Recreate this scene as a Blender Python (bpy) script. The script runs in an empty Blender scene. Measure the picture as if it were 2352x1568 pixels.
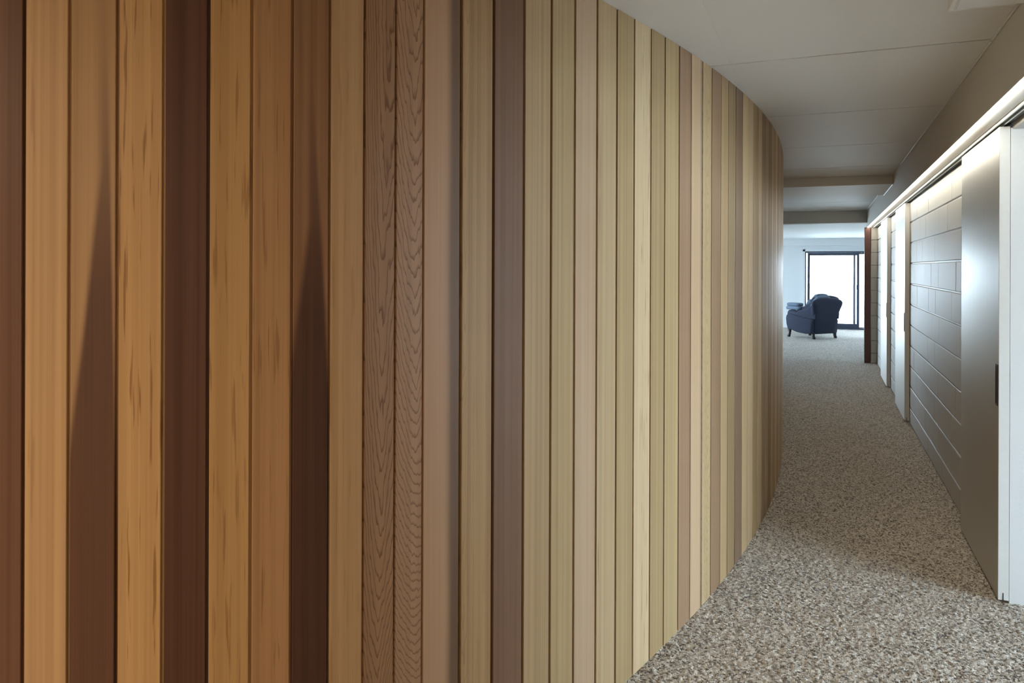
import bpy, bmesh, math, random
import numpy as np
from mathutils import Matrix, Vector

random.seed(7)
S = bpy.context.scene
COL = S.collection

# ------------------------------------------------------------------ camera
F_PX, VP_V, CAM_H = 1721.0, 613.0, 1.53
YAW = math.atan((1894 - 1176) / F_PX)
cam = bpy.data.cameras.new('camera')
cam.sensor_width = 36.0
cam.lens = F_PX / 2352 * 36.0
cam.shift_y = -(784 - VP_V) / 2352
cam.clip_start = 0.05
cam.clip_end = 300
cam_o = bpy.data.objects.new('camera', cam)
COL.objects.link(cam_o)
cam_o.matrix_world = (Matrix.Translation((0, 0, CAM_H)) @ Matrix.Rotation(YAW, 4, 'Z')
                      @ Matrix.Rotation(math.pi / 2, 4, 'X') @ Matrix.Rotation(math.radians(0.2), 4, 'Z'))
S.camera = cam_o

# ------------------------------------------------------------------ world, lights, exposure
S.view_settings.view_transform = 'Standard'
S.view_settings.look = 'None'
S.view_settings.gamma = 1.0
S.view_settings.use_curve_mapping = False
S.view_settings.exposure = 0.0
SKY = (0.69, 0.845, 1.0)
SKY_STRENGTH = 29.0
w = bpy.data.worlds.new('sky')
S.world = w
w.use_nodes = True
bg = w.node_tree.nodes['Background']
bg.inputs[0].default_value = (*SKY, 1)
bg.inputs[1].default_value = SKY_STRENGTH


def portal(name, centre, sx, sy, direction):
    l = bpy.data.lights.new(name, 'AREA')
    l.shape = 'RECTANGLE'
    l.size, l.size_y = sx, sy
    l.cycles.is_portal = True
    o = bpy.data.objects.new(name, l)
    COL.objects.link(o)
    o.location = centre
    o.rotation_euler = Vector(direction).to_track_quat('-Z', 'Z').to_euler()
    return o


def lamp(name, loc, size, watts, colour, direction=(0, 0, -1)):
    l = bpy.data.lights.new(name, 'AREA')
    l.shape = 'DISK'
    l.size = size
    l.energy = watts
    l.color = colour
    o = bpy.data.objects.new(name, l)
    COL.objects.link(o)
    o.location = loc
    o.rotation_euler = Vector(direction).to_track_quat('-Z', 'Y').to_euler()
    return o


FAR_Y = 20.6
LIV_X1 = 3.2
portal('far_glass_portal', (0.75, FAR_Y + 0.16, 0.98), 2.5, 1.96, (0, -1, 0))
portal('living_left_portal', (-4.6, FAR_Y + 0.16, 1.06), 3.4, 1.96, (0, -1, 0))
portal('living_outer_portal', (-6.62, 18.2, 1.06), 4.0, 1.96, (1, 0, 0))
portal('side_room_portal', (4.62, 1.9, 1.25), 3.4, 2.1, (-1, 0, 0))
sun = bpy.data.lights.new('sun', 'SUN')
sun.energy = 9.0
sun.angle = math.radians(1.0)
sun.color = (1.0, 0.98, 0.95)
sun_o = bpy.data.objects.new('sun', sun)
COL.objects.link(sun_o)
sun_o.rotation_euler = Vector((-1.0, 0.12, -0.80)).to_track_quat('-Z', 'Y').to_euler()
WARM = (1.0, 0.79, 0.57)
lamp('warm_ceiling_lamp', (-2.2, -1.3, 2.44), 0.35, 58, WARM)
lamp('warm_ceiling_lamp', (-0.6, -1.6, 2.44), 0.35, 38, WARM)


# ------------------------------------------------------------------ material helpers
def srgb(r, g, b, k=1.0):
    def f(c):
        c = c / 255
        return (c / 12.92 if c <= 0.04045 else ((c + 0.055) / 1.055) ** 2.4) * k
    return (f(r), f(g), f(b), 1.0)


class NT:
    def __init__(self, name):
        self.m = bpy.data.materials.new(name)
        self.m.use_nodes = True
        self.t = self.m.node_tree
        self.b = self.t.nodes['Principled BSDF']

    def n(self, kind, **kw):
        nd = self.t.nodes.new(kind)
        for k, v in kw.items():
            setattr(nd, k, v)
        return nd

    def link(self, a, b):
        self.t.links.new(a, b)

    def put(self, sock, v):
        if isinstance(v, bpy.types.NodeSocket):
            self.t.links.new(v, sock)
        else:
            sock.default_value = v

    def math(self, op, a, b=0.0, c=0.0, clamp=False):
        nd = self.n('ShaderNodeMath', operation=op, use_clamp=clamp)
        self.put(nd.inputs[0], a)
        self.put(nd.inputs[1], b)
        self.put(nd.inputs[2], c)
        return nd.outputs[0]

    def smooth(self, v, lo, hi, a=0.0, b=1.0):
        nd = self.n('ShaderNodeMapRange', interpolation_type='SMOOTHSTEP')
        self.put(nd.inputs[0], v)
        self.put(nd.inputs[1], lo)
        self.put(nd.inputs[2], hi)
        nd.inputs[3].default_value = a
        nd.inputs[4].default_value = b
        return nd.outputs[0]

    def mix(self, fac, a, b, blend='MIX'):
        nd = self.n('ShaderNodeMix', data_type='RGBA', blend_type=blend)
        self.put(nd.inputs[0], fac)
        self.put(nd.inputs[6], a)
        self.put(nd.inputs[7], b)
        return nd.outputs[2]

    def coord(self, kind='Object'):
        return self.n('ShaderNodeTexCoord').outputs[kind]

    def mapping(self, v, scale=(1, 1, 1), loc=(0, 0, 0)):
        nd = self.n('ShaderNodeMapping')
        self.put(nd.inputs[0], v)
        nd.inputs['Location'].default_value = loc
        nd.inputs['Scale'].default_value = scale
        return nd.outputs[0]

    def noise(self, v, scale=1.0, detail=2.0, rough=0.5, dist=0.0):
        nd = self.n('ShaderNodeTexNoise')
        self.put(nd.inputs['Vector'], v)
        nd.inputs['Scale'].default_value = scale
        nd.inputs['Detail'].default_value = detail
        nd.inputs['Roughness'].default_value = rough
        nd.inputs['Distortion'].default_value = dist
        return nd.outputs[0]

    def bump(self, h, strength=0.2, dist=0.001):
        nd = self.n('ShaderNodeBump')
        nd.inputs['Strength'].default_value = strength
        nd.inputs['Distance'].default_value = dist
        self.put(nd.inputs['Height'], h)
        self.link(nd.outputs[0], self.b.inputs['Normal'])

    def fin(self, col=None, rough=None, metal=None, spec=None):
        if col is not None:
            self.put(self.b.inputs['Base Color'], col)
        if rough is not None:
            self.put(self.b.inputs['Roughness'], rough)
        if metal is not None:
            self.b.inputs['Metallic'].default_value = metal
        if spec is not None:
            self.b.inputs['Specular IOR Level'].default_value = spec
        return self.m


def paint(name, col, rough=0.55, grain=300.0, strength=0.08, spec=0.4):
    t = NT(name)
    p = t.coord()
    nz = t.noise(p, grain, 3)
    big = t.noise(p, 1.7, 3)
    c = t.mix(t.math('MULTIPLY', big, 0.10), (*col, 1), (col[0] * .8, col[1] * .8, col[2] * .8, 1))
    t.bump(nz, strength, 0.002)
    return t.fin(c, rough, spec=spec)


def plain(name, col, rough=0.5, metal=0.0):
    t = NT(name)
    p = t.coord()
    nz = t.noise(p, 40, 3)
    c = t.mix(t.math('MULTIPLY', nz, 0.25), (*col, 1), (col[0] * .7, col[1] * .7, col[2] * .7, 1))
    return t.fin(c, rough, metal)


def brushed(name, col, rough=0.32):
    t = NT(name)
    p = t.coord()
    st = t.noise(t.mapping(p, (900, 900, 1.2)), 1.0, 3)
    wide = t.noise(t.mapping(p, (60, 60, 0.25)), 1.0, 2)
    c = t.mix(t.math('MULTIPLY', st, 0.35), (*col, 1), (col[0] * .72, col[1] * .72, col[2] * .72, 1))
    r = t.math('ADD', t.math('MULTIPLY', t.math('SUBTRACT', wide, 0.5), 0.12), rough)
    t.bump(st, 0.05, 0.0006)
    return t.fin(c, r, 1.0)


def carpet():
    t = NT('carpet_loop_pile')
    p = t.coord()
    v = t.n('ShaderNodeTexVoronoi', feature='F1')
    t.link(t.mapping(p, (1.0, 1.0, 1.0)), v.inputs['Vector'])
    v.inputs['Scale'].default_value = 125
    sep = t.n('ShaderNodeSeparateColor')
    t.link(v.outputs['Color'], sep.inputs[0])
    r = t.n('ShaderNodeValToRGB')
    t.link(sep.outputs[0], r.inputs[0])
    e = r.color_ramp.elements
    e[0].position, e[0].color = 0.0, (0.055, 0.043, 0.033, 1)
    e[1].position, e[1].color = 1.0, (0.66, 0.61, 0.54, 1)
    a = e.new(0.24); a.color = (0.17, 0.14, 0.11, 1)
    a = e.new(0.45); a.color = (0.40, 0.355, 0.30, 1)
    a = e.new(0.75); a.color = (0.52, 0.475, 0.41, 1)
    patch = t.noise(p, 2.2, 3)
    c = t.mix(t.smooth(patch, 0.35, 0.7, 0, 0.18), r.outputs[0], (0.36, 0.29, 0.22, 1))
    h = t.math('SUBTRACT', 1.0, v.outputs['Distance'])
    nz = t.noise(p, 420, 2)
    t.bump(t.math('ADD', h, t.math('MULTIPLY', nz, 0.5)), 0.7, 0.004)
    t.b.inputs['Sheen Weight'].default_value = 0.25
    t.b.inputs['Sheen Roughness'].default_value = 0.4
    return t.fin(c, 0.95, spec=0.1)


def cedar(name, base, w, band=0.25, fleck=0.0, fleck_side=None, cath=None, flames=(), seed=0.0, gloss=0.44):
    """Clear-finished cedar board: x runs across the board, z up its length.
    base: linear albedo; flames: heartwood areas (left edge at floor, left edge at top, right edge at floor,
    right edge at top, softness, colour, top fade) in fractions of the width."""
    t = NT(name)
    p = t.coord()
    info = t.n('ShaderNodeObjectInfo')
    off = t.n('ShaderNodeCombineXYZ')
    t.put(off.inputs[0], t.math('MULTIPLY', info.outputs['Random'], 37.0))
    t.put(off.inputs[2], t.math('MULTIPLY_ADD', info.outputs['Random'], 91.0, seed))
    add = t.n('ShaderNodeVectorMath', operation='ADD')
    t.link(p, add.inputs[0])
    t.link(off.outputs[0], add.inputs[1])
    q = add.outputs[0]
    sep = t.n('ShaderNodeSeparateXYZ')
    t.link(p, sep.inputs[0])
    x = t.math('DIVIDE', sep.outputs[0], w)
    z = sep.outputs[2]
    zt = t.math('DIVIDE', z, 2.46)
    b4 = (*base, 1)
    dk = (base[0] * .60, base[1] * .54, base[2] * .48, 1)
    lt = (min(1, base[0] * 1.16), min(1, base[1] * 1.17), min(1, base[2] * 1.16), 1)
    fine = t.noise(t.mapping(q, (420, 6, 1.6)), 1.0, 3, 0.6)
    mid = t.noise(t.mapping(q, (60, 3, 0.30)), 1.0, 3, 0.55)
    slow = t.noise(t.mapping(q, (9, 2, 0.8)), 1.0, 2)
    c = t.mix(t.smooth(mid, 0.44, 0.64, 0, band), b4, dk)
    c = t.mix(t.smooth(mid, 0.50, 0.34, 0, band * 1.6), c, lt)
    c = t.mix(t.smooth(slow, 0.4, 0.75, 0, 0.22), c, (base[0] * .86, base[1] * .74, base[2] * .62, 1))
    c = t.mix(t.smooth(fine, 0.45, 0.8, 0, 0.28), c, dk)
    wob = t.noise(t.mapping(q, (3, 1, 1.1)), 1.0, 2)
    if cath:
        # U-shaped growth rings: spacing at the foot, how fast it opens upwards, ring centre at foot and top, steepness
        sp, grow, x0, x1, steep, amt = cath
        wobble = t.noise(t.mapping(q, (55, 1, 9.0)), 1.0, 2, 0.6)
        big = t.noise(t.mapping(q, (7, 1, 1.6)), 1.0, 2)
        xc = t.math('ADD', t.math('MULTIPLY_ADD', zt, x1 - x0, x0), t.math('MULTIPLY', t.math('SUBTRACT', big, .5), .5))
        dx = t.math('DIVIDE', t.math('SUBTRACT', x, xc), steep)
        g = t.math('MULTIPLY', t.math('EXPONENT', t.math('MULTIPLY', t.math('SUBTRACT', z, 0.45), -grow)), -1.0 / (sp * grow))
        ph = t.math('SUBTRACT', g, t.math('POWER', t.math('ABSOLUTE', dx), 1.5))
        ph = t.math('ADD', ph, t.math('MULTIPLY', t.math('SUBTRACT', wobble, .5), 1.7))
        ph = t.math('ADD', ph, t.math('MULTIPLY', big, 5.0))
        ph = t.math('FRACT', t.math('MULTIPLY', ph, -1.0))
        line = t.smooth(ph, 0.62, 0.97)
        line = t.math('MULTIPLY', line, t.smooth(ph, 1.0, 0.96))
        c = t.mix(t.math('MULTIPLY', line, amt), c, (base[0] * .42, base[1] * .34, base[2] * .27, 1))
    if fleck:
        fl = t.noise(t.mapping(q, (95, 3, 4.2)), 1.0, 2, 0.5)
        m = t.smooth(fl, 0.57, 0.68, 0, fleck)
        if fleck_side is not None:
            lo, hi = fleck_side
            m = t.math('MULTIPLY', m, t.math('MULTIPLY', t.smooth(x, lo - .06, lo + .06), t.smooth(x, hi + .06, hi - .06)))
        c = t.mix(m, c, (base[0] * .45, base[1] * .34, base[2] * .22, 1))
    for (l0, l1, cap, r0, r1, soft, colr, ztop) in flames:
        ledge = t.math('ADD', t.math('MINIMUM', t.math('MULTIPLY_ADD', zt, l1 - l0, l0), cap), t.math('MULTIPLY', t.math('SUBTRACT', wob, .5), .18))
        redge = t.math('ADD', t.math('MULTIPLY_ADD', zt, r1 - r0, r0), t.math('MULTIPLY', t.math('SUBTRACT', wob, .5), .12))
        ml = t.smooth(t.math('SUBTRACT', x, ledge), -soft, soft)
        mr = t.smooth(t.math('SUBTRACT', redge, x), -soft * .6, soft * .6)
        m = t.math('MULTIPLY', ml, mr)
        m = t.math('MULTIPLY', m, t.smooth(zt, ztop + 0.22, ztop - 0.12))
        fd = t.mix(t.smooth(fine, 0.4, 0.75, 0, 0.5), (*colr, 1), (colr[0] * .55, colr[1] * .55, colr[2] * .55, 1))
        fd = t.mix(t.smooth(mid, 0.40, 0.7, 0, 0.35), fd, (colr[0] * 1.5, colr[1] * 1.45, colr[2] * 1.35, 1))
        c = t.mix(m, c, fd)
    t.bump(fine, 0.06, 0.0008)
    return t.fin(c, gloss, spec=0.24)


M = {}
M['ceiling'] = paint('ceiling_panel_paint', (0.74, 0.73, 0.725), 0.5, 60, 0.05)
M['bulkhead'] = paint('ceiling_paint_shaded', (0.58, 0.555, 0.51), 0.55, 90, 0.03)  # same paint as the ceiling, its shade put into a darker colour
M['soffit'] = paint('soffit_paint', (0.80, 0.79, 0.76), 0.5, 90, 0.03)
M['block'] = paint('block_gloss_paint', (0.50, 0.48, 0.44), 0.43, 160, 0.4, 0.32)
M['mortar'] = paint('mortar_paint', (0.45, 0.43, 0.39), 0.36, 200, 0.3, 0.45)
M['plaster'] = paint('white_plaster', (0.66, 0.675, 0.68), 0.7, 90, 0.4)
M['far_wall'] = paint('far_wall_paint', (0.84, 0.87, 0.89), 0.6)
M['white_trim'] = plain('white_trim', (0.68, 0.68, 0.66), 0.35)
M['steel'] = brushed('brushed_steel', (0.70, 0.68, 0.645), 0.33)
M['alu'] = brushed('satin_aluminium', (0.86, 0.86, 0.84), 0.42)
M['black'] = plain('black_plastic', (0.012, 0.012, 0.014), 0.4)
M['handle'] = plain('dark_bronze_metal', (0.05, 0.048, 0.05), 0.35, 0.8)
M['frame'] = plain('dark_window_frame', (0.035, 0.05, 0.085), 0.4)
M['post'] = cedar('stained_post_wood', (0.115, 0.058, 0.048), 0.1, 0.2)
M['navy'] = plain('navy_upholstery', (0.022, 0.028, 0.056), 0.9)
M['navy2'] = plain('blue_cushion_fabric', (0.12, 0.16, 0.23), 0.9)
M['chair_leg'] = plain('dark_chair_leg_wood', (0.02, 0.014, 0.012), 0.4)
M['backing'] = plain('dark_backing', (0.05, 0.032, 0.022), 0.8)
M['carpet'] = carpet()
M['terrace'] = plain('pale_terrace_paving', (0.62, 0.62, 0.60), 0.8)

t = NT('led_diffuser')
t.b.inputs['Base Color'].default_value = (0.9, 0.9, 0.86, 1)
t.b.inputs['Emission Color'].default_value = (1.0, 0.945, 0.80, 1)
t.b.inputs['Emission Strength'].default_value = 24.0
M['led'] = t.m

t = NT('clear_glass')
tr = t.n('ShaderNodeBsdfTransparent')
tr.inputs[0].default_value = (0.96, 0.98, 0.98, 1)
gl = t.n('ShaderNodeBsdfGlossy')
gl.inputs['Roughness'].default_value = 0.02
fr = t.n('ShaderNodeFresnel')
mx = t.n('ShaderNodeMixShader')
t.link(fr.outputs[0], mx.inputs[0])
t.link(tr.outputs[0], mx.inputs[1])
t.link(gl.outputs[0], mx.inputs[2])
t.link(mx.outputs[0], t.t.nodes['Material Output'].inputs[0])
M['glass'] = t.m


# ------------------------------------------------------------------ mesh helpers
def mesh_obj(name, bm, mat, parent=None, smooth=False):
    me = bpy.data.meshes.new(name)
    bm.normal_update()
    bm.to_mesh(me)
    bm.free()
    if smooth:
        for p in me.polygons:
            p.use_smooth = True
    me.materials.append(mat)
    o = bpy.data.objects.new(name, me)
    COL.objects.link(o)
    if parent:
        o.parent = parent
    return o


def add_box(bm, x0, x1, y0, y1, z0, z1, bev=0.0, seg=1):
    b = bmesh.new()
    bmesh.ops.create_cube(b, size=1.0)
    for v in b.verts:
        v.co = Vector((x0 + (v.co.x + .5) * (x1 - x0), y0 + (v.co.y + .5) * (y1 - y0), z0 + (v.co.z + .5) * (z1 - z0)))
    if bev > 0:
        bmesh.ops.bevel(b, geom=b.edges[:], offset=bev, segments=seg, profile=0.5, affect='EDGES')
    tmp = bpy.data.meshes.new('tmp')
    b.to_mesh(tmp)
    b.free()
    bm.from_mesh(tmp)
    bpy.data.meshes.remove(tmp)


def box(name, x0, x1, y0, y1, z0, z1, mat, parent=None, bev=0.0, seg=1, smooth=False):
    bm = bmesh.new()
    add_box(bm, x0, x1, y0, y1, z0, z1, bev, seg)
    return mesh_obj(name, bm, mat, parent, smooth)


def boxes(name, lst, mat, parent=None, bev=0.0):
    bm = bmesh.new()
    for b in lst:
        add_box(bm, *b, bev)
    return mesh_obj(name, bm, mat, parent)


def tag(o, label=None, cat=None, group=None, kind=None):
    if label:
        o['label'] = label
    if cat:
        o['category'] = cat
    if group:
        o['group'] = group
    if kind:
        o['kind'] = kind
    return o


def empty(name, loc=(0, 0, 0), rz=0.0):
    o = bpy.data.objects.new(name, None)
    COL.objects.link(o)
    o.location = loc
    o.rotation_euler.z = rz
    return o


# ------------------------------------------------------------------ dimensions of the corridor
CEIL = 2.465
WALL_X = 0.787          # face of the painted block wall
END_Y = 13.50           # corridor end, timber post
BULK_X = 0.630          # corridor face of the bulkhead
BULK_Z = 2.200          # underside of the bulkhead
X_MIN, Y_MIN = -6.5, -3.2
OPEN_Y0, OPEN_Y1 = 2.15, 4.05   # doorway to the side room

# ------------------------------------------------------------------ floor
fl = box('floor', X_MIN, 4.7, Y_MIN, FAR_Y + 0.2, -0.16, -0.010, M['carpet'])
tag(fl, 'speckled beige and brown loop carpet running down the corridor', 'carpet', kind='structure')


def carpet_pile(y0, y1, x0, x1, n, seed):
    rng = np.random.default_rng(seed)
    ys = [y0]
    while ys[-1] < y1:
        ys.append(ys[-1] + max(0.0062, 0.0027 * ys[-1]))
    ys = np.array(ys)
    ys = y0 + (ys - y0) * (y1 - y0) / (ys[-1] - y0)
    X = np.repeat(np.linspace(x0, x1, n)[None], len(ys), 0)
    Y = np.repeat(ys[:, None], n, 1)
    X[:, 1:-1] += rng.uniform(-.35, .35, (len(ys), n - 2)) * (x1 - x0) / n
    Y[1:-1] += rng.uniform(-.35, .35, (len(ys) - 2, n)) * np.gradient(ys)[1:-1, None]
    Z = rng.uniform(-0.0085, 0.0, X.shape)
    V = np.stack([X, Y, Z], -1).reshape(-1, 3)
    i = np.arange(len(ys) - 1)[:, None] * n + np.arange(n - 1)[None]
    Fc = np.stack([i, i + 1, i + n + 1, i + n], -1).reshape(-1, 4)
    me = bpy.data.meshes.new('carpet_pile')
    me.vertices.add(len(V))
    me.vertices.foreach_set('co', V.ravel())
    me.loops.add(len(Fc) * 4)
    me.loops.foreach_set('vertex_index', Fc.ravel())
    me.polygons.add(len(Fc))
    me.polygons.foreach_set('loop_start', np.arange(len(Fc)) * 4)
    me.polygons.foreach_set('loop_total', np.full(len(Fc), 4))
    me.update(calc_edges=True)
    me.materials.append(M['carpet'])
    o = bpy.data.objects.new('carpet_pile', me)
    COL.objects.link(o)
    o.parent = fl
    o['kind'] = 'stuff'
    return o


carpet_pile(1.5, END_Y - 0.04, -1.3, 0.97, 300, 3)
carpet_pile(END_Y - 0.04, FAR_Y - 0.01, -3.2, 3.15, 240, 4)

# ------------------------------------------------------------------ ceiling with its panels
ce = box('ceiling', X_MIN, 4.7, Y_MIN, END_Y + 0.05, CEIL + 0.012, CEIL + 0.12, M['backing'])
tag(ce, 'greige painted panelled ceiling over the corridor', 'ceiling', kind='structure')
PY = [3.57 + 1.335 * k for k in range(-5, 9)]
PX = [0.80 - 1.2 * k for k in range(0, 7)]
GAPX, GAPY = 0.0003, 0.0065
DROP_Y0, DROP_Y1, DROP_Z = 8.37, 9.62, 2.373
pm = None
for a in range(len(PY) - 1):
    for b in range(len(PX) - 1):
        if pm is None:
            bm = bmesh.new()
            add_box(bm, GAPX, 1.2 - GAPX, GAPY, 1.335 - GAPY, 0, 0.012, 0.0006)
            o = mesh_obj('ceiling_panel', bm, M['ceiling'], ce)
            pm = o.data
        else:
            o = bpy.data.objects.new('ceiling_panel', pm)
            COL.objects.link(o)
            o.parent = ce
        o.location = (PX[b + 1], PY[a], CEIL)
    # thin bead added for the bright line where panel meets bulkhead
    y0, y1 = PY[a] + 0.006, PY[a + 1] - 0.006
    if PY[a] < DROP_Y0 < PY[a + 1]:
        y1 = 7.60 if PY[a] > 7.5 else DROP_Y0 - 0.72
    box('bright_line_bead', BULK_X - 0.009, BULK_X - 0.0005, y0, y1, CEIL - 0.009, CEIL - 0.0005, M['white_trim'], ce, 0.002, 2)

dr = box('ceiling_drop', X_MIN, BULK_X - 0.001, DROP_Y0, DROP_Y1, DROP_Z, CEIL - 0.0005, M['ceiling'], ce, 0.002)
box('bright_line_bead', BULK_X - 0.0075, BULK_X - 0.0005, DROP_Y0 + .01, DROP_Y1 - .01, DROP_Z - 0.0075, DROP_Z - 0.0005, M['alu'], dr, 0.002, 2)  # added for the bright line under the drop
db = box('ceiling_box', 0.37, BULK_X - 0.001, -2.0, 2.82, DROP_Z, CEIL - 0.0005, M['ceiling'], ce, 0.002)
box('bright_line_bead', 0.385, 0.391, -2.0, 2.80, DROP_Z - 0.003, DROP_Z, M['alu'], db, 0.001)

# ------------------------------------------------------------------ bulkhead with led strip
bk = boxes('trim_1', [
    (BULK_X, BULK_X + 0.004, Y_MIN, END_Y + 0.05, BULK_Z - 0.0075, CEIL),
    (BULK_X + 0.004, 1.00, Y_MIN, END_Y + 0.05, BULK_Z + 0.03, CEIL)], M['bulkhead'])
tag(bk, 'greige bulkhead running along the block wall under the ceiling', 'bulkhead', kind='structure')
box('soffit_panel', BULK_X + 0.038, 0.728, Y_MIN, END_Y, BULK_Z, BULK_Z + 0.03, M['soffit'], bk, 0.001)
tk = boxes('door_track', [
    (0.7315, 0.7385, Y_MIN, END_Y, BULK_Z - 0.012, BULK_Z + 0.012)], M['alu'], bk, 0.001)
boxes('track_channel', [(0.7385, 0.790, Y_MIN, END_Y, BULK_Z - 0.002, BULK_Z + 0.028)], M['black'], bk)
boxes('track_rail', [(0.756, 0.763, Y_MIN, END_Y, BULK_Z - 0.010, BULK_Z - 0.002)], M['alu'], bk)
led = box('led_strip_light', BULK_X + 0.0045, BULK_X + 0.0375, Y_MIN + 0.01, END_Y + 0.045, BULK_Z - 0.0055, BULK_Z + 0.0295, M['led'])
tag(led, 'long glowing white strip light set in the underside of the bulkhead', 'strip light')

# ------------------------------------------------------------------ right wall of painted blocks
WT = 0.20
rw = boxes('wall_right', [
    (WALL_X + 0.007, WALL_X + WT, OPEN_Y1 + 0.1, END_Y - 0.04, -0.01, BULK_Z + 0.029),
    (WALL_X + 0.007, WALL_X + WT, Y_MIN, OPEN_Y0, -0.01, BULK_Z + 0.029),
    (WALL_X + 0.007, WALL_X + WT, OPEN_Y0, OPEN_Y1 + 0.002, BULK_Z - 0.03, BULK_Z + 0.029)], M['mortar'])
tag(rw, 'off white glossy painted concrete block wall behind the sliding doors', 'wall', kind='structure')
COURSE, BLEN = 0.2035, 0.408


def block_bm(length, height):
    """painted block: deep rounded bed joints above and below, tight head joints at the ends"""
    zt, r, e = height - 0.0050, 0.0036, 0.0009
    prof = [(0.060, 0.005), (0.006, 0.005), (0.0012, 0.005 + r * .6), (0, 0.005 + r * 1.5), (0, zt - r * 1.5), (0.0012, zt - r * .6), (0.006, zt), (0.060, zt)]
    bm = bmesh.new()
    rings = []
    for y, inset in ((0.0002, e), (e + .0002, 0), (length - e - .0002, 0), (length - .0002, e)):
        rings.append([bm.verts.new((x + inset if x < .05 else x, y, z)) for x, z in prof])
    n = len(prof)
    for a, b in zip(rings, rings[1:]):
        for k in range(n):
            bm.faces.new((a[k], a[(k + 1) % n], b[(k + 1) % n], b[k]))
    bm.faces.new(rings[0]); bm.faces.new(rings[-1][::-1])
    bmesh.ops.recalc_face_normals(bm, faces=bm.faces)
    return bm


block_mesh = None
y_start, y_end = OPEN_Y1 + 0.102, END_Y - 0.045
JOINT0 = 0.155          # first joint above the carpet
zs = [JOINT0 - COURSE + k * COURSE for k in range(0, 12)]
for k, z in enumerate(zs):
    z0, z1 = max(z, -0.005), min(z + COURSE, BULK_Z - 0.012)
    if z1 - z0 < 0.03:
        continue
    y = y_start - (BLEN / 2 if k % 2 else 0.0) + random.uniform(-.02, .02)
    while y < y_end:
        a, b = max(y, y_start), min(y + BLEN, y_end)
        y += BLEN
        if b - a < 0.03:
            continue
        dx = random.uniform(-0.0012, 0.0012)
        full = abs(b - a - BLEN) < 1e-6 and abs(z1 - z0 - COURSE) < 1e-6
        if full and block_mesh:
            o = bpy.data.objects.new('block', block_mesh)
            COL.objects.link(o)
            o.parent = rw
        else:
            o = mesh_obj('block', block_bm(b - a, z1 - z0), M['block'], rw)
            if full:
                block_mesh = o.data
        o.location = (WALL_X + dx, a, z0)

# corridor end: return of white blocks and the stained timber post
er = box('wall_end', 0.694, WALL_X + WT + 0.6, END_Y - 0.038, END_Y + 0.05, -0.01, BULK_Z + 0.001, M['mortar'])
tag(er, 'short painted block return at the far end of the corridor', 'wall', kind='structure')
for k, z in enumerate(zs):
    z0, z1 = max(z, -0.005), min(z + COURSE, BULK_Z - 0.004)
    if z1 - z0 > 0.03:
        box('block', 0.6945, WALL_X - 0.002, END_Y - 0.056, END_Y - 0.03, z0 + .004, z1 - .004, M['block'], er, 0.002)
po = box('trim_2', 0.598, 0.690, END_Y - 0.08, END_Y + 0.06, -0.008, BULK_Z - 0.006, M['post'], None, 0.003)
tag(po, 'dark red brown stained timber post at the end of the block wall', 'post', kind='structure')

# ------------------------------------------------------------------ steel sliding doors
DX0, DX1, DTOP = 0.742, 0.785, 2.184


def sliding_door(name, y0, y1, label):
    root = empty(name, (0, y0, 0))
    tag(root, label, 'sliding door', 'steel sliding doors along the block wall', 'structure')
    L = y1 - y0
    box('door_panel', DX0, DX1, 0.0045, L - 0.0045, 0.006, DTOP, M['steel'], root, 0.0008)
    for a, b in ((0, 0.0042), (L - 0.0042, L)):
        e = box('edge_trim', DX0 + 0.0005, DX1 - 0.0005, a, b, 0.007, DTOP - 0.0005, M['white_trim'], root, 0.0005)
    box('floor_guide_slot', DX0 + 0.018, DX0 + 0.022, -0.0012, 0.004, 0.006, 0.040, M['black'], root)
    h = boxes('flush_pull', [
        (DX0 - 0.003, DX0 + 0.002, 0.012, 0.020, 0.895, 1.085), (DX0 - 0.003, DX0 + 0.002, 0.052, 0.060, 0.895, 1.085),
        (DX0 - 0.003, DX0 + 0.002, 0.020, 0.052, 0.895, 0.905), (DX0 - 0.003, DX0 + 0.002, 0.020, 0.052, 1.075, 1.085)],
        M['handle'], root, 0.0006)
    box('pull_recess', DX0 - 0.0008, DX0 + 0.001, 0.020, 0.052, 0.905, 1.075, M['black'], h)
    return root


sliding_door('door_1', 4.05, 5.08, 'brushed steel sliding door pushed open beside the white plaster doorway reveal')
sliding_door('door_2', 8.44, 9.52, 'brushed steel sliding door between two bare stretches of block wall')
sliding_door('door_3', 10.78, 11.90, 'brushed steel sliding door next to the dark timber post')

# ------------------------------------------------------------------ curved cedar wall
KN = [-4.0, -1.6, -1.0, -.5, 0, 2., 4., 6., 12.]
KV = [0.25, 0.05, -0.05, 1.5194, 0.0855, 0.0879, 0.0654, 0.012, 0.05]
DS = 0.002
SS = np.arange(-1250, 4400) * DS
A = np.cumsum(np.interp(SS + DS / 2, KN, KV)) * DS
A = A - A[1250] + 1.2316
CX = np.cumsum(np.cos(A) * DS); CX += -0.9756 - CX[1250]
CY = np.cumsum(np.sin(A) * DS); CY += 1.7313 - CY[1250]


def on_wall(s):
    return Vector((np.interp(s, SS, CX), np.interp(s, SS, CY), 0)), float(np.interp(s, SS, A))


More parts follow.
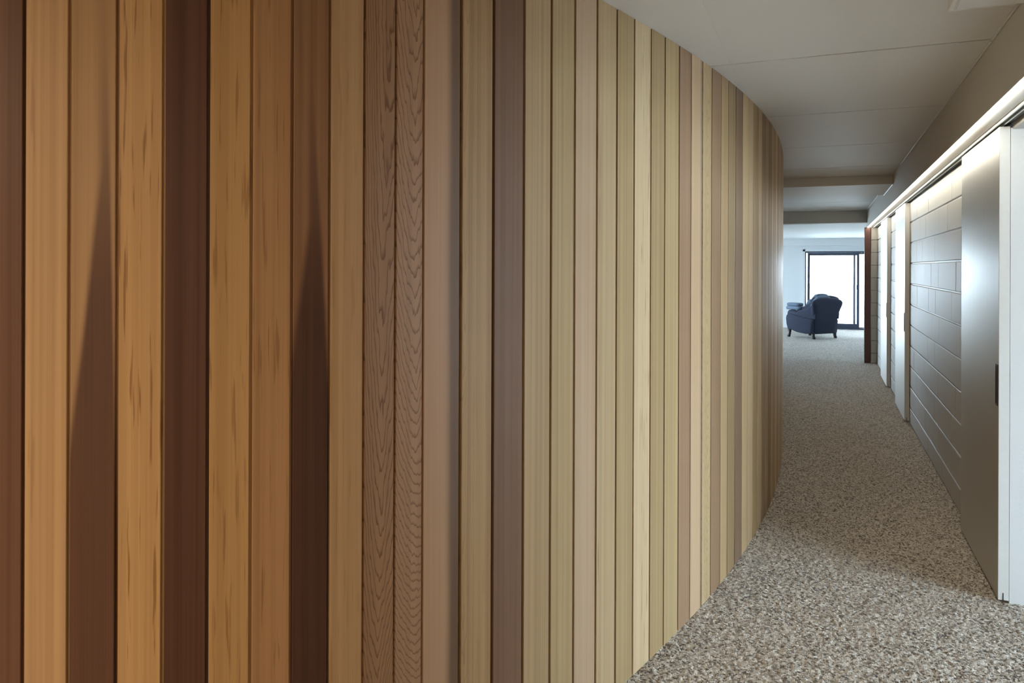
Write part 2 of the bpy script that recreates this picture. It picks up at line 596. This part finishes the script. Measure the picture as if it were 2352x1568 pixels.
EDGES = [-0.9156, -0.8249, -0.7299, -0.6385, -0.549, -0.4596, -0.3695, -0.2778, -0.184, -0.0888, 0.0044, 0.1442, 0.2769,
         0.4167, 0.5547, 0.6879, 0.8263, 0.9638, 1.0968, 1.2387, 1.3698, 1.5183, 1.656, 1.8018, 1.9323, 2.0809, 2.2076,
         2.3527, 2.5063, 2.6526, 2.7888, 2.9441, 3.0847, 3.2266, 3.3683, 3.5075]
first = EDGES[0]
EDGES = [first - 0.0915 * k for k in range(14, 0, -1)] + EDGES
LEAD = 14
while EDGES[-1] < 8.5:
    EDGES.append(EDGES[-1] + 0.1385)

wl = None
bm = bmesh.new()
ring = []
for s in np.arange(EDGES[0], EDGES[-1] + 0.01, 0.05):
    p, a = on_wall(min(s, EDGES[-1]))
    nrm = Vector((math.sin(a), -math.cos(a), 0))
    q0, q1 = p - nrm * 0.0215, p - nrm * 0.10
    ring.append([bm.verts.new((q.x, q.y, zz)) for q, zz in ((q0, -0.01), (q0, CEIL), (q1, CEIL), (q1, -0.01))])
for r0, r1 in zip(ring, ring[1:]):
    for k in range(4):
        bm.faces.new((r0[k], r0[(k + 1) % 4], r1[(k + 1) % 4], r1[k]))
bm.faces.new(ring[0][::-1]); bm.faces.new(ring[-1])
bmesh.ops.recalc_face_normals(bm, faces=bm.faces)
wl = mesh_obj('wall_left', bm, M['backing'])
tag(wl, 'curved wall clad in vertical cedar boards of mixed tan and brown', 'wall', kind='structure')

# board looks, in order from the board left of the first listed edge: (base albedo, options)
DK = (0.088, 0.040, 0.024)
BOARD = {
    -1: ((0.16, 0.080, 0.048), dict(band=.45)),
    0: ((0.52, 0.325, 0.165), dict(band=.30, fleck=.3, fleck_side=(0, .25))),
    1: ((0.42, 0.255, 0.128), dict(band=.25, flames=[(-1.21, 1.37, .60, 1.25, .62, .09, (0.125, 0.060, 0.036), .70)])),
    2: ((0.54, 0.325, 0.145), dict(band=.30, fleck=.75)),
    3: ((0.105, 0.047, 0.029), dict(band=.55)),
    4: ((0.48, 0.285, 0.122), dict(band=.25, fleck=.55)),
    5: ((0.42, 0.235, 0.112), dict(band=.30, fleck=.5)),
    6: ((0.29, 0.155, 0.078), dict(band=.35, flames=[(-1.92, 1.6, .42, 1.8, .16, .12, (0.085, 0.039, 0.026), .68)])),
    7: ((0.50, 0.315, 0.162), dict(band=.28, fleck=.25)),
    8: ((0.335, 0.192, 0.103), dict(band=.2, cath=(.043, .95, .35, .80, .19, .85))),
    9: ((0.375, 0.222, 0.127), dict(band=.2, cath=(.020, .80, .80, .60, .26, .78))),
    10: ((0.56, 0.385, 0.255), dict(band=.15, flames=[(.64, .66, 2, 1.6, 1.6, .11, (0.150, 0.090, 0.054), 2.0)])),
    11: ((0.47, 0.335, 0.186), dict(band=.45, fleck=.15, cath=(.10, .6, .0, .1, .10, .30))),
    12: ((0.215, 0.132, 0.088), dict(band=.35)),
    13: ((0.45, 0.338, 0.202), dict(band=.35)),
    14: ((0.43, 0.332, 0.190), dict(band=.40)),
    15: ((0.49, 0.372, 0.262), dict(band=.20)),
    16: ((0.47, 0.372, 0.232), dict(band=.35, fleck=.8, fleck_side=(0, .12))),
    17: ((0.40, 0.312, 0.178), dict(band=.40)),
    18: ((0.56, 0.458, 0.305), dict(band=.20, fleck=.7, fleck_side=(.35, 1))),
    19: ((0.37, 0.282, 0.160), dict(band=.35)),
    20: ((0.42, 0.333, 0.188), dict(band=.40)),
    21: ((0.33, 0.225, 0.150), dict(band=.25)),
    22: ((0.53, 0.400, 0.270), dict(band=.15, flames=[(.86, .80, 2, 1.6, 1.6, .12, (0.20, 0.145, 0.10), 2.0)])),
    23: ((0.50, 0.395, 0.238), dict(band=.2, cath=(.055, .3, .5, .5, .20, .45), fleck=.3)),
    24: ((0.30, 0.205, 0.130), dict(band=.25)),
    25: ((0.42, 0.315, 0.182), dict(band=.35)),
    26: ((0.30, 0.225, 0.128), dict(band=.3, fleck=.8, fleck_side=(.55, 1))),
    27: ((0.205, 0.140, 0.092), dict(band=.3)),
    28: ((0.46, 0.350, 0.208), dict(band=.35)),
    29: ((0.48, 0.370, 0.235), dict(band=.25)),
    30: ((0.36, 0.265, 0.142), dict(band=.45)),
    31: ((0.48, 0.370, 0.230), dict(band=.45)),
    32: ((0.33, 0.238, 0.142), dict(band=.35)),
    33: ((0.50, 0.392, 0.248), dict(band=.30)),
    34: ((0.36, 0.268, 0.165), dict(band=.35)),
}
GENERIC = [((0.52, 0.400, 0.235), dict(band=.4)), ((0.38, 0.285, 0.165), dict(band=.35)),
           ((0.60, 0.475, 0.290), dict(band=.3)), ((0.33, 0.245, 0.148), dict(band=.3)),
           ((0.48, 0.370, 0.215), dict(band=.45))]
gen_mats = [cedar('cedar_mixed', b, 0.1385, seed=3.7 * i, **o) for i, (b, o) in enumerate([((c[0] * 1.02, c[1] * .93, c[2] * .87), q) for c, q in GENERIC])]
REVEAL, RDEPTH, BEV = 0.0072, 0.009, 0.0012
for k in BOARD:
    if k >= 10:
        (r_, g_, b_), opt = BOARD[k]
        BOARD[k] = ((r_ * 0.79, g_ * 0.705, b_ * 0.63), opt)
for j in range(len(EDGES) - 1):
    i = j - LEAD
    s0, s1 = EDGES[j], EDGES[j + 1]
    p0, _ = on_wall(s0)
    p1, _ = on_wall(s1)
    d = p1 - p0
    L = d.length
    if i in BOARD:
        base, opt = BOARD[i]
        mat = cedar('cedar_board', base, L, seed=11.3 * (i + 2), **opt)
    else:
        mat = gen_mats[random.randrange(5)]
    rev = REVEAL if i < 10 else 0.0112
    rd = RDEPTH if i < 10 else 0.0190
    f = L - rev
    prof = [(0, -BEV), (BEV, 0), (f - BEV, 0), (f, -BEV), (f, -rd), (L + .004, -rd), (L + .004, -0.02), (0, -0.02)]
    bm = bmesh.new()
    lo = [bm.verts.new((x, y, -0.004)) for x, y in prof]
    hi = [bm.verts.new((x, y, CEIL - 0.0005)) for x, y in prof]
    n = len(prof)
    for k in range(n):
        bm.faces.new((lo[k], lo[(k + 1) % n], hi[(k + 1) % n], hi[k]))
    bm.faces.new(lo); bm.faces.new(hi[::-1])
    bmesh.ops.recalc_face_normals(bm, faces=bm.faces)
    o = mesh_obj('board', bm, mat, wl)
    o.matrix_world = Matrix.Translation(p0) @ Matrix.Rotation(math.atan2(d.y, d.x), 4, 'Z')

# local y must point out of the wall (towards the corridor): chord runs with the corridor on its right
for o in wl.children:
    o.scale.y = -1.0

# ------------------------------------------------------------------ shell around and behind the camera
sh = box('wall_back', X_MIN, 4.7, Y_MIN - 0.1, Y_MIN, -0.01, CEIL + 0.1, M['plaster'])
tag(sh, 'plain white wall closing the corridor behind', 'wall', kind='structure')
sl = boxes('wall_outer', [(X_MIN - 0.1, X_MIN, Y_MIN - 0.1, 16.2, -0.01, CEIL + 0.1), (X_MIN - 0.1, X_MIN, 20.2, FAR_Y + 0.2, -0.01, CEIL + 0.1),
                          (X_MIN - 0.1, X_MIN, 16.2, 20.2, -0.01, 0.08), (X_MIN - 0.1, X_MIN, 16.2, 20.2, 2.04, CEIL + 0.1)], M['plaster'])
tag(sl, 'plain white outer wall beyond the cedar drum', 'wall', kind='structure')

# side room beyond the doorway, with its window
sr = box('wall_side', WALL_X - 0.0005, 4.7, OPEN_Y1 + 0.0005, OPEN_Y1 + 0.1, -0.01, BULK_Z - 0.024, M['plaster'])
tag(sr, 'white textured plaster reveal beside the open steel door', 'wall', kind='structure')
sr2 = boxes('wall_window', [(4.6, 4.75, Y_MIN, 0.2, -0.01, CEIL + .1), (4.6, 4.75, 3.6, OPEN_Y1 + .1, -0.01, CEIL + .1),
                            (4.6, 4.75, 0.2, 3.6, -0.01, 0.2), (4.6, 4.75, 0.2, 3.6, 2.3, CEIL + .1)], M['plaster'])
tag(sr2, 'white outer wall of the side room with a wide window', 'wall', kind='structure')
wn = box('window_2', 4.66, 4.672, 0.2, 3.6, 0.2, 2.3, M['glass'])
tag(wn, 'wide clear window of the side room', 'window', kind='structure')
sm = boxes('wall_upper', [(0.99, 4.7, OPEN_Y1 + .1, OPEN_Y1 + .2, -0.01, CEIL + .1)], M['plaster'])
tag(sm, 'upper partition between side rooms', 'wall', kind='structure')

# ------------------------------------------------------------------ living room at the far end
LZ = 2.275
lc = box('ceiling_living', X_MIN, LIV_X1 + .1, END_Y + 0.05, FAR_Y + 0.2, LZ, CEIL + 0.12, M['far_wall'])
tag(lc, 'bright white ceiling of the living room', 'ceiling', kind='structure')
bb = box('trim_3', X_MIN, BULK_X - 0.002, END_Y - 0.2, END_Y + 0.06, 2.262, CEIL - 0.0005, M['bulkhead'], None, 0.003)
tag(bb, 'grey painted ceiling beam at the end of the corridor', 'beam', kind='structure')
DOX0, DOX1, DOZ = -0.46, 1.95, 1.955
fw = boxes('wall_far', [(X_MIN, -6.3, FAR_Y, FAR_Y + .15, -0.01, LZ), (-2.9, DOX0, FAR_Y, FAR_Y + .15, -0.01, LZ),
                        (-6.3, -2.9, FAR_Y, FAR_Y + .15, -0.01, 0.08), (-6.3, -2.9, FAR_Y, FAR_Y + .15, 2.04, LZ), (DOX1, LIV_X1 + .1, FAR_Y, FAR_Y + .15, -0.01, LZ),
                        (DOX0, DOX1, FAR_Y, FAR_Y + .15, DOZ, LZ)], M['far_wall'])
tag(fw, 'pale blue white far wall of the living room', 'wall', kind='structure')
pe = box('trim_4', X_MIN, LIV_X1, FAR_Y - 0.14, FAR_Y, 2.10, LZ, M['far_wall'], None, 0.003)
tag(pe, 'white curtain pelmet above the glass sliding door', 'pelmet', kind='structure')
ar = boxes('trim_5', [(DOX0 - 0.055, DOX0 - 0.002, FAR_Y - 0.018, FAR_Y, 0, DOZ + 0.05),
                      (DOX0 - 0.055, DOX1 + 0.055, FAR_Y - 0.018, FAR_Y, DOZ + 0.002, DOZ + 0.05)], M['far_wall'], None, 0.002)
tag(ar, 'white architrave round the glass sliding door', 'architrave', kind='structure')
lr = box('wall_living', LIV_X1, LIV_X1 + 0.1, END_Y + 0.05, FAR_Y + 0.2, -0.01, LZ, M['far_wall'])
tag(lr, 'white side wall of the living room', 'wall', kind='structure')
ln = box('wall_return', WALL_X + WT + 0.6, LIV_X1, END_Y - 0.038, END_Y + 0.05, -0.01, CEIL, M['far_wall'])
tag(ln, 'white wall returning beside the timber post', 'wall', kind='structure')

gd = empty('door_4', (DOX0, FAR_Y + 0.02, 0))
tag(gd, 'dark framed glass sliding door opening to the bright outdoors', 'glass door', kind='structure')
W = DOX1 - DOX0
boxes('outer_frame', [(0, 0.024, 0, 0.12, 0, DOZ), (W - 0.03, W, 0, 0.12, 0, DOZ), (0.024, W - 0.03, 0, 0.12, DOZ - 0.04, DOZ),
                      (0.024, W - 0.03, 0, 0.12, -0.008, 0.03)], M['frame'], gd, 0.002)
lf = boxes('sliding_leaf', [(0.055, 0.115, 0.01, 0.05, 0.031, DOZ - 0.041), (1.205, 1.265, 0.01, 0.05, 0.031, DOZ - 0.041),
                            (0.115, 1.205, 0.01, 0.05, 0.031, 0.135), (0.115, 1.205, 0.01, 0.05, DOZ - 0.105, DOZ - 0.041)],
           M['frame'], gd, 0.003)
box('pane', 0.115, 1.205, 0.026, 0.034, 0.135, DOZ - 0.105, M['glass'], lf)
boxes('pull_handle', [(1.195, 1.245, -0.03, 0.009, 1.0, 1.10)], M['frame'], lf, 0.006)
ff = boxes('fixed_leaf', [(1.125, 1.178, 0.065, 0.105, 0.031, DOZ - 0.041), (W - 0.085, W - 0.031, 0.065, 0.105, 0.031, DOZ - 0.041),
                          (1.178, W - 0.085, 0.065, 0.105, 0.031, 0.05), (1.178, W - 0.085, 0.065, 0.105, DOZ - 0.075, DOZ - 0.041)],
           M['frame'], gd, 0.003)
box('pane', 1.178, W - 0.085, 0.081, 0.089, 0.05, DOZ - 0.075, M['glass'], ff)

w3 = box('added_window_1', -6.3, -2.9, FAR_Y + 0.06, FAR_Y + 0.07, 0.08, 2.04, M['glass'])  # out of view, added to let more daylight into the living room
tag(w3, 'added unseen window in the far wall, brightening the living room', 'window', kind='structure')
w4 = box('added_window_3', X_MIN - 0.06, X_MIN - 0.05, 16.2, 20.2, 0.08, 2.04, M['glass'])  # second unseen opening, added as extra daylight for the living room
tag(w4, 'added unseen window in the outer wall, brightening the living room', 'window', kind='structure')

# outdoors
te = box('ground', -40, 40, FAR_Y + 0.2, FAR_Y + 60, -0.3, -0.06, M['terrace'])
tag(te, 'sunlit pale paving outside the glass door', 'ground', kind='structure')
te3 = box('ground_outer', -40, X_MIN - 0.1, -30, FAR_Y + 0.19, -0.3, -0.06, M['terrace'])
tag(te3, 'pale ground outside the living room', 'ground', kind='structure')
te2 = box('ground_side', 4.75, 40, -30, FAR_Y + 0.19, -0.3, -0.06, M['terrace'])
tag(te2, 'pale ground outside the side room window', 'ground', kind='structure')


# ------------------------------------------------------------------ armchair
def loft(rings, arch=None, power=3.2, n=28):
    """rings: (cx, cy, z, rx, ry) superellipse sections, bottom to top, closed at both ends"""
    bm = bmesh.new()
    vs = []
    for (cx, cy, z, rx, ry) in rings:
        r = []
        for k in range(n):
            a = 2 * math.pi * k / n
            ca, sa = math.cos(a), math.sin(a)
            x = rx * math.copysign(abs(ca) ** (2 / power), ca)
            y = ry * math.copysign(abs(sa) ** (2 / power), sa)
            zz = z + (arch(x, z) if arch else 0)
            r.append(bm.verts.new((cx + x, cy + y, zz)))
        vs.append(r)
    for a, b in zip(vs, vs[1:]):
        for k in range(n):
            bm.faces.new((a[k], a[(k + 1) % n], b[(k + 1) % n], b[k]))
    bm.faces.new(vs[0][::-1]); bm.faces.new(vs[-1])
    return bm


def slab(pts, x0, x1, bev=0.03, seg=3):
    """polygon in the y-z plane extruded along x, edges rounded"""
    bm = bmesh.new()
    a = [bm.verts.new((x0, y, z)) for y, z in pts]
    b = [bm.verts.new((x1, y, z)) for y, z in pts]
    n = len(pts)
    for k in range(n):
        bm.faces.new((a[k], b[k], b[(k + 1) % n], a[(k + 1) % n]))
    fa = bm.faces.new(a); fb = bm.faces.new(b[::-1])
    bmesh.ops.recalc_face_normals(bm, faces=bm.faces)
    eds = list(fa.edges) + list(fb.edges)
    bmesh.ops.bevel(bm, geom=eds, offset=bev, segments=seg, profile=0.5, affect='EDGES')
    return bm


CH = empty('armchair', (-0.32, 17.95, 0), math.radians(50))
tag(CH, 'dark navy armchair seen from behind, in front of a matching one', 'armchair', 'matching navy armchairs')


def bk_arch(x, z):
    k = max(0.0, min(1.0, (z - 0.45) / 0.33))
    return -k * 0.34 * (abs(x) ** 2.1)


mesh_obj('backrest', loft([(0, -.38, .105, .325, .070), (0, -.385, .125, .345, .085), (0, -.40, .30, .352, .090), (0, -.425, .50, .372, .090),
                           (0, -.46, .68, .420, .088), (0, -.485, .79, .452, .082), (0, -.492, .845, .455, .070), (0, -.495, .878, .43, .045),
                           (0, -.495, .888, .38, .02)], bk_arch, 3.6), M['navy'], CH, True)
for sgn in (-1, 1):
    xo, xi = sgn * 0.415, sgn * 0.275
    arm_pts = [(-.42, .115), (-.24, .100), (-.02, .120), (.14, .165), (.24, .185), (.275, .29), (.288, .42), (.275, .475), (.235, .515), (.17, .528),
               (.10, .518), (-.02, .490), (-.18, .462), (-.36, .435), (-.43, .415), (-.45, .38)]
    mesh_obj('armrest', slab(arm_pts, min(xo, xi), max(xo, xi), 0.035), M['navy'], CH, True)
    wing_pts = [(-.50, .42), (.02, .42), (.025, .545), (-.02, .582), (-.14, .607), (-.26, .645), (-.36, .710), (-.45, .800), (-.52, .82)]
    xa, xb = sgn * 0.375, sgn * 0.30
    mesh_obj('wing', slab(wing_pts, min(xa, xb), max(xa, xb), 0.022), M['navy'], CH, True)
mesh_obj('seat_base', slab([(-.38, .13), (.22, .18), (.25, .22), (.25, .31), (-.38, .31)], -.28, .28, 0.02), M['navy'], CH, True)
mesh_obj('seat_cushion', loft([(0, -.04, .310, .24, .27), (0, -.04, .330, .27, .31), (0, -.04, .40, .278, .325), (0, -.04, .47, .27, .31), (0, -.04, .50, .21, .25)],
                              None, 4.5), M['navy2'], CH, True)
mesh_obj('back_cushion', loft([(0, -.28, .50, .20, .05), (0, -.28, .53, .265, .085), (0, -.32, .70, .27, .10), (0, -.36, .82, .25, .09), (0, -.375, .905, .18, .06), (0, -.38, .925, .08, .02)],
                              None, 3.5), M['navy2'], CH, True)
for (x, y, k) in ((-.335, -.40, -1), (.335, -.40, -1), (-.335, .23, 1), (.335, .23, 1)):
    top = 0.13 if k < 0 else 0.20
    mesh_obj('leg', loft([(x, y + k * .03, -.004, .024, .024), (x, y + k * .028, .012, .030, .030), (x, y + k * .012, .06, .027, .027), (x, y, top, .038, .038)],
                         None, 4, 12), M['chair_leg'], CH, True)
C2 = CH.copy()
COL.objects.link(C2)
C2.location = (-0.36, 19.55, 0)
C2['label'] = 'navy armchair close to the glass door, mostly hidden behind a matching one'
for ch in list(CH.children):
    c = ch.copy()
    COL.objects.link(c)
    c.parent = C2
for (zc, hx, hy) in ((0.570, .115, .21), (0.652, .105, .19)):
    cu = mesh_obj('loose_cushion', loft([(0, 0, -.040, hx * .7, hy * .8), (0, 0, -.034, hx * .93, hy * .95), (0, 0, -.012, hx, hy), (0, 0, .012, hx, hy),
                                         (0, 0, .034, hx * .93, hy * .95), (0, 0, .040, hx * .7, hy * .8)], None, 5), M['navy2'], C2, True)
    cu.location = (-0.34, 0.10, zc)
    cu['label'] = 'grey blue cushion'
cu = mesh_obj('loose_cushion', loft([(0, 0, -.15, .05, .015), (0, 0, -.14, .15, .03), (0, 0, -.07, .16, .06), (0, 0, .07, .16, .06), (0, 0, .14, .15, .03),
                                     (0, 0, .15, .05, .015)], None, 5), M['navy2'], C2, True)
cu.location = (-0.10, -0.19, 0.655)
cu.rotation_euler = (math.radians(28), 0, 0)
cu['label'] = 'grey blue cushion'
